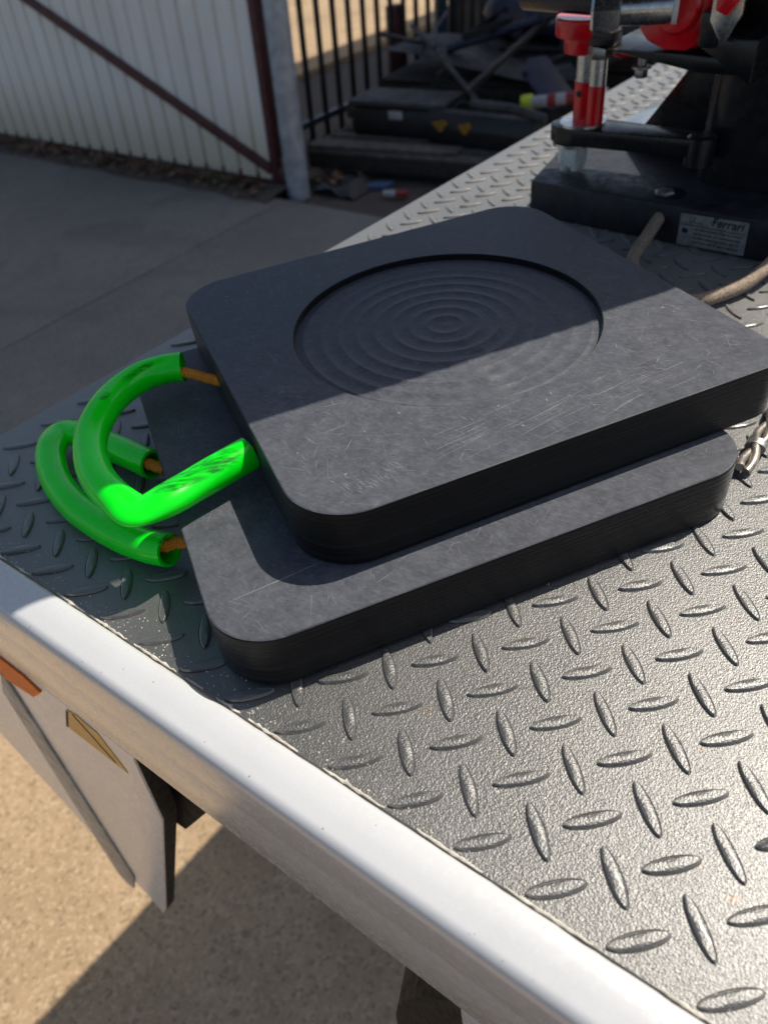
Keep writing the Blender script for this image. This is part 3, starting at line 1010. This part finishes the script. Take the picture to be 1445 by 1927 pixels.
for k in range(40):                                   # short parallel nicks at the near corner
    it.append((-.165 + .0012 * k + rs.gauss(0, .002), -.172 + rs.gauss(0, .005), 1.9 + rs.gauss(0, .15), rs.uniform(.004, .009), .0002, 0))
for k in range(70):                                   # small bright dings
    x, y = rs.uniform(-.18, .18), rs.uniform(-.18, .18)
    if keep(x, y, .003): it.append((x, y, rs.uniform(0, 3), rs.uniform(.0010, .0032), rs.uniform(.0005, .0012), 0))
scratches(pad1, [q for q in it if abs(q[0]) < .19 and abs(q[1]) < .19], T + .00006)
it2 = [(-.150, -.150, .10, .085, .0005, .02)]
while len(it2) < 90:
    x, y = rs.uniform(-.195, .2), rs.uniform(-.193, .193)
    if x > -.13 and y > -.15: continue
    it2.append((max(-.185, min(.19, x)), max(-.182, min(.182, y)), rs.choice((.4, .9, 1.3, 2.0)) + rs.gauss(0, .3), rs.uniform(.004, .02), rs.uniform(.0001, .00020), rs.uniform(-.12, .12)))
scratches(pad2, it2, T + .00006)
upper = [(-.4583, .2184, .071), (-.470, .2073, .0715), (-.4784, .1877, .072), (-.4764, .1604, .073), (-.4637, .1311, .074), (-.4490, .1065, .071), (-.4255, .0865, .0695),
         (-.3955, .0705, .0702), (-.3645, .0620, .0700), (-.3408, .0597, .0700), (-.3338, .0632, .0700), (-.3275, .0788, .0700), (-.3235, .1010, .069), (-.3165, .1262, .0708), (-.3100, .1520, .0715)]
lower = [(-.3335, .0712, .022), (-.3553, .0671, .019), (-.3838, .0650, .0165), (-.4192, .0652, .0155), (-.4580, .0696, .0155), (-.4960, .0804, .0155), (-.5277, .0960, .016),
         (-.5481, .1127, .017), (-.5570, .1285, .0175), (-.5500, .1355, .017), (-.5295, .1389, .016), (-.4940, .1400, .017), (-.4617, .1396, .019), (-.4322, .1392, .021)]
HR = .0135
hose(upper, HR, [((-.3368, .0610, .070), .016, .46, .10), ((-.325, .095, .069), .03, .12, .12)], pad1, C1, TH1,
     [((-.3285, .080, .0790), (-.3090, .136, .0815), .0105, 1), ((-.4700, .1640, .0855), (-.4700, .1960, .0845), .0035, 1), ((-.463, .140, .0865), (-.460, .132, .0865), .0035, 1)], seed=1)
hose(lower, HR, [((-.5565, .1300, .0175), .016, .34, .16)], pad2, C2, TH2, [((-.336, .066, .035), (-.333, .080, .034), .003, 1)], seed=4)
def rope(pts, r, parent, origin, rz):
    inv = (Matrix.Translation(origin) @ Matrix.Rotation(rz, 4, 'Z')).inverted()
    P = [inv @ p for p in smooth_path(pts, 8)]
    mb = MB().tube(P, r, 14, True, lambda i, a: ((1 + .10 * math.sin(3 * a + i * 1.4)), (1 + .10 * math.sin(3 * a + i * 1.4))))
    put('rope', mb, 'orange_rope', parent, sharp=60)
rope([(-.468, .2095, .068), (-.448, .2135, .070), (-.4298, .2150, .0705), (-.4111, .2169, .0705), (-.400, .218, .0705)], .0047, pad1, C1, TH1)
rope([(-.3135, .1290, .072), (-.3105, .1500, .0715), (-.306, .1620, .0715), (-.300, .172, .0715)], .0047, pad1, C1, TH1)
rope([(-.352, .0675, .0225), (-.3388, .0712, .0245), (-.334, .0781, .0245), (-.322, .088, .0240)], .0052, pad2, C2, TH2)
rope([(-.455, .1385, .020), (-.4400, .1370, .0225), (-.4298, .1365, .0235), (-.412, .138, .0240)], .0052, pad2, C2, TH2)

for pad_, org, rz_, hx_, pts in ((pad1, C1, TH1, S / 2, ((-.4111, .2169, .0705), (-.306, .1600, .0715))), (pad2, C2, TH2, S / 2 + .0080, ((-.3275, .0833, .0245), (-.4197, .1368, .0240)))):
    inv_ = (Matrix.Translation(org) @ Matrix.Rotation(rz_, 4, 'Z')).inverted()
    for p_ in pts:
        q_ = inv_ @ Vector(p_)
        put('rope_hole', MB().lathe([(.0085, 0), (.0085, .0004), (0, .0004)], 24, trans(-hx_ + .0001, q_.y, q_.z) @ rot(-90, 'Y')), 'print', pad_)

# ================================================================== truck crane
BA = R(-4.39)
crane = empty('truck_crane', (-.413, .8189, 0), BA, 'black truck crane with red valves and steel fittings bolted to the deck', 'crane')
CR = Matrix.Translation((-.413, .8189, 0)) @ Matrix.Rotation(BA, 4, 'Z')
CRI = CR.inverted()
blk = put('base_beam', MB().prism([(-.004, 0), (.60, 0), (.60, .30), (.10, .30), (-.035, .128)], 'z', 0.001, .048, .003), 'block', crane)
put('bolt_recess', MB().lathe([(.021, .0482), (.021, .0488), (.0135, .0488)], 28, trans(.176, .036, 0)), 'black', blk)
put('recessed_bolt', MB().lathe([(.013, .0485), (.013, .0495), (.011, .0515), (0, .052)], 6, trans(.172, .034, 0)), 'steel', blk)
# rating plate with its print
pl = put('rating_plate', MB().prism([(.211, .0035), (.294, .0045), (.293, .0435), (.211, .0415)], 'y', -.0012, -.0004), 'plate_lbl', blk)
pl['label'] = 'silver rating plate printed Ferrari'
def text(body, size, x, z, shear=0.0, bold=.0, mat='print', parent=pl, sx=1.0):
    cu = bpy.data.curves.new('lettering', 'FONT')
    cu.body = body; cu.size = size; cu.shear = shear; cu.offset = bold; cu.extrude = .00006
    ob = bpy.data.objects.new('tmp', cu)
    COL.objects.link(ob)
    dg = bpy.context.evaluated_depsgraph_get()
    me = bpy.data.meshes.new_from_object(ob.evaluated_get(dg))
    bpy.data.objects.remove(ob)
    me.transform(trans(x, -.0014, z) @ rot(90, 'X') @ Matrix.Scale(sx, 4, (1, 0, 0)))
    me.materials.clear(); me.materials.append(M[mat])
    o = bpy.data.objects.new('lettering', me)
    COL.objects.link(o); o.parent = parent
    return o
text('Ferrari', .0138, .2495, .0330, .15, .0002)
text('CE', .0075, .222, .0345)
pr = MB().box((.214, -.0016, .0290), (.2905, -.0013, .0297))
rr = random.Random(3)
for r_ in range(4):
    zz = .0245 - r_ * .0052
    xx = .230
    while xx < .284:
        l_ = rr.uniform(.003, .010)
        pr.box((xx, -.0015, zz), (min(xx + l_, .287), -.0013, zz + .0013))
        xx += l_ + .0017
for zz in (.0325,):
    pr.box((.222, -.0015, zz), (.240, -.0013, zz + .0007))
pr.box((.2155, -.0015, .019), (.2225, -.0013, .0245))
put('fine_print', pr, 'print', pl)
# column and its gusset
ZC = .70
col = MB()
def rr_outline(x0, x1, y0, y1, r, n=6):
    out = []
    for (cx, cy, a0) in ((x1 - r, y1 - r, 0), (x0 + r, y1 - r, 90), (x0 + r, y0 + r, 180), (x1 - r, y0 + r, 270)):
        for k in range(n + 1):
            a = R(a0 + 90 * k / n)
            out.append((cx + r * math.cos(a), cy + r * math.sin(a)))
    return out
col.prism(rr_outline(.178, .390, .085, .295, .036), 'z', .0485, ZC)
column = put('column', col, 'black', crane, sharp=30)
gus = MB().prism([(.050, .0485), (.20, .0485), (.20, .205), (.160, .205)], 'y', .165, .180, .0015)
put('gusset', gus, 'black', crane)
put('shim_plate', MB().prism([(-.080, .400), (-.030, .385), (-.042, .575), (-.085, .560)], 'z', .0024, .0046, .0005), 'chrome', crane)
# slew arm with its pin, washers and nut
put('slew_arm', MB().prism([(.200, .084), (.036, .091), (.012, .086), (-.003, .074), (-.008, .058), (-.002, .043), (.013, .033), (.036, .031), (.200, .050)], 'z', .088, .109, .002), 'black', crane)
put('arm_socket', MB().lathe([(.0175, 0), (.0175, .032), (.014, .035), (0, .035)], 28, trans(.196, .064, .0775)), 'black', crane)
put('washer', MB().lathe([(.030, .1092), (.030, .1124), (.012, .1124)], 36, trans(.036, .060, 0)), 'chrome', crane)
put('washer', MB().lathe([(.027, .0840), (.027, .0878), (.012, .0878)], 36, trans(.026, .056, 0)), 'chrome', crane)
put('castle_nut', MB().lathe([(.0190, .0595), (.0200, .062), (.0200, .0805), (.0190, .0838)], 6, trans(.026, .056, 0), R(12)), 'nut', crane)
for k in range(6):
    put('nut_tooth', MB().box((-.004, -.0035, 0), (.004, .0035, .0062), .0006, trans(.026 + .0140 * math.cos(R(60 * k + 12)), .056 + .0140 * math.sin(R(60 * k + 12)), .0530) @ rot(60 * k + 12, 'Z')), 'nut', crane)
pin = put('lock_pin', MB().lathe([(.0150, .1126), (.0150, .160)], 28, trans(.036, .062, 0)), 'red', crane)
put('pin_shank', MB().lathe([(.0143, .1601), (.0143, .198)], 28, trans(.036, .062, 0)), 'chrome', pin)
put('pin_hole', MB().lathe([(.0040, 0), (.0040, .0006), (.0, .0006)], 20, trans(.0345, .0472, .147) @ rot(90, 'X')), 'print', pin)
pin2 = put('stop_rod', MB().lathe([(.0110, .1127), (.0110, .158)], 24, trans(.0560, .052, 0)), 'red', crane)
put('rod_shank', MB().lathe([(.0105, .1581), (.0105, .188)], 24, trans(.0560, .052, 0)), 'chrome', pin2)
put('rod_nut', MB().lathe([(.0140, .188), (.0150, .190), (.0150, .199), (.0135, .202)], 6, trans(.0565, .052, 0), R(20)), 'steel', pin2)
put('rod_block', MB().box((.046, .040, .2025), (.076, .068, .218), .002), 'black', crane)
put('red_collar', MB().lathe([(.0270, .190), (.0282, .192), (.0282, .207), (.0390, .209), (.0400, .211), (.0400, .228), (.0385, .2300), (0, .231)], 40, trans(.026, .072, 0)), 'red', crane)
put('small_red_cap', MB().lathe([(.018, .184), (.0192, .186), (.0192, .193), (0, .194)], 24, trans(.072, .095, 0)), 'red', crane)
put('control_lever', MB().tube([(-.05, .050, .254), (.01, .046, .253), (.065, .042, .252)], .0185, 20), 'lever', crane)
# valve body with threaded fittings
vmx = trans(.160, .014, .2510) @ rot(25, 'Z') @ rot(90, 'Y')
put('hex_fitting', MB().lathe([(.0195, -.088), (.0220, -.085), (.0220, -.060), (.0195, -.0565)], 6, vmx, R(22)), 'chrome', crane)
put('fitting_barrel', MB().lathe([(.0160, -.0563), (.0163, -.050), (.0163, -.008), (.0150, -.003)], 32, vmx), 'chrome', crane)
put('thread_tape', MB().lathe([(.0152, -.0028), (.0168, -.001), (.0168, .003)], 32, vmx), 'ptfe', crane)
body = MB()
body.prism([(.118, .262), (.108, .240), (.112, .226), (.124, .2120), (.148, .2040), (.172, .2040), (.190, .2120), (.194, .240), (.190, .30), (.118, .30)], 'y', .024, .100, .011)
vb = put('valve_body', body, 'red', crane)
put('valve_port', MB().lathe([(.026, .0), (.026, .006), (.023, .010), (.016, .0105)], 40, trans(.160, .0245, .249) @ rot(90, 'X')), 'red', vb)
put('valve_bracket', MB().prism([(.060, .2025), (.19, .184), (.235, .184), (.235, .1995), (.17, .2025)], 'y', .034, .17, .002), 'black', crane)
for (bx, by) in ((.108, .062),):
    bt = put('bracket_bolt', MB().lathe([(.0072, .168), (.0080, .170), (.0080, .1765), (.0072, .178)], 6, trans(bx, by, 0), R(10)), 'steel', crane)
    put('bolt_washer', MB().lathe([(.0115, .1782), (.0115, .1807)], 24, trans(bx, by, 0)), 'steel', bt)
    put('bolt_stem', MB().lathe([(.0055, .1808), (.0055, .1925)], 16, trans(bx, by, 0)), 'steel', bt)
put('stop_block', MB().box((.192, .010, .214), (.212, .050, .248), .0025), 'black', crane)
put('latch_plate', MB().prism([(.206, .290), (.206, .242), (.219, .224), (.226, .224), (.238, .248), (.238, .290)], 'y', -.002, .004, .001), 'chrome', crane)
put('latch_tip', MB().prism([(.215, .290), (.2155, .254), (.228, .249), (.238, .264), (.236, .290)], 'y', -.018, -.003, .002), 'red', crane)
put('strut', MB().prism([(.192, .214), (.255, .180), (.255, .224), (.215, .224)], 'y', .014, .10, .003), 'black', crane)
put('clip', MB().box((.140, .145, .182), (.155, .160, .200), .002), 'red', crane)
put('clip', MB().box((.150, .148, .160), (.163, .1645, .180), .002), 'red', crane)
# boom stowed above the tray (out of the picture, throws the broad shadow)
ZB = .56
line = Vector((-.332, .103, 0)) + Vector((.252, .621, 1)) * ZB
dirv = Vector((math.cos(R(59.6)), math.sin(R(59.6)), 0))
perp = Vector((-dirv.y, dirv.x, 0))
def boombox(name, a0, a1, p0, p1, z0, z1, mat, bev=.01):
    bm_ = MB().box((a0, p0, z0), (a1, p1, z1), bev, CRI @ Matrix(((dirv.x, perp.x, 0, line.x), (dirv.y, perp.y, 0, line.y), (0, 0, 1, 0), (0, 0, 0, 1))))
    return put(name, bm_, mat, crane)
boombox('boom', -.34, .41, 0.0, .20, ZB - .09, ZB + .04, 'black')
boombox('boom_extension', -.36, .41, .202, .415, ZB - .085, ZB + .035, 'black')
for k_, dz in enumerate((.16, .34, .52)):  # added unseen slabs that block skylight without widening the boom's sun shadow
    off = Vector((.252, .621, 0)) * dz
    ao, po = off.dot(dirv), off.dot(perp)
    boombox('sky_blocker', -.32 + ao, .38 + ao, .02 + po, .395 + po, ZB + dz - .05, ZB + dz + .05, 'black')
boombox('blocker_link', .30, .50, .10, .30, ZB + .041, ZB + .109, 'black')  # added link tying the skylight blockers to the boom

# ================================================================== loose things on the deck
tag(put('braided_hose', MB().tube(smooth_path([(-.2303, .8200, .032), (-.2303, .7990, .028), (-.2311, .7694, .018), (-.2310, .7386, .0112), (-.2184, .7005, .0108), (-.1845, .6700, .0108), (-.1502, .6450, .0108), (-.1262, .6513, .0108), (-.1108, .6738, .0108), (-.0936, .7084, .012), (-.0819, .7512, .018), (-.075, .79, .026), (-.06, .84, .03)], 8), .0078, 16), 'tan_rope'),
    'tan braided hose curling over the deck in front of the crane base', 'hose')
ld = empty('wire_strand', (0, .45, 0), 0, 'short twisted strand of worn steel wire lying beside the pads', 'steel wire')
for ph in (0, math.pi):
    path = []
    for k in range(61):
        y_ = -.055 + .17 * k / 60
        a_ = 2 * math.pi * (y_ / .085) + ph
        path.append((.0005 + .0042 * math.cos(a_), y_, .0074 + .0018 * math.sin(a_)))
    put('wire', MB().tube(path, [.0036 * (1 + .05 * noise.noise(Vector((k * .6, ph, 0)))) for k in range(61)], 16), 'rodsteel', ld)
put('wire_clip', MB().tube([(.0005, -.022, .0072), (.0005, -.014, .0072)], .0080, 20, True, lambda i, a: (.75, 1.08)), 'steel', ld)
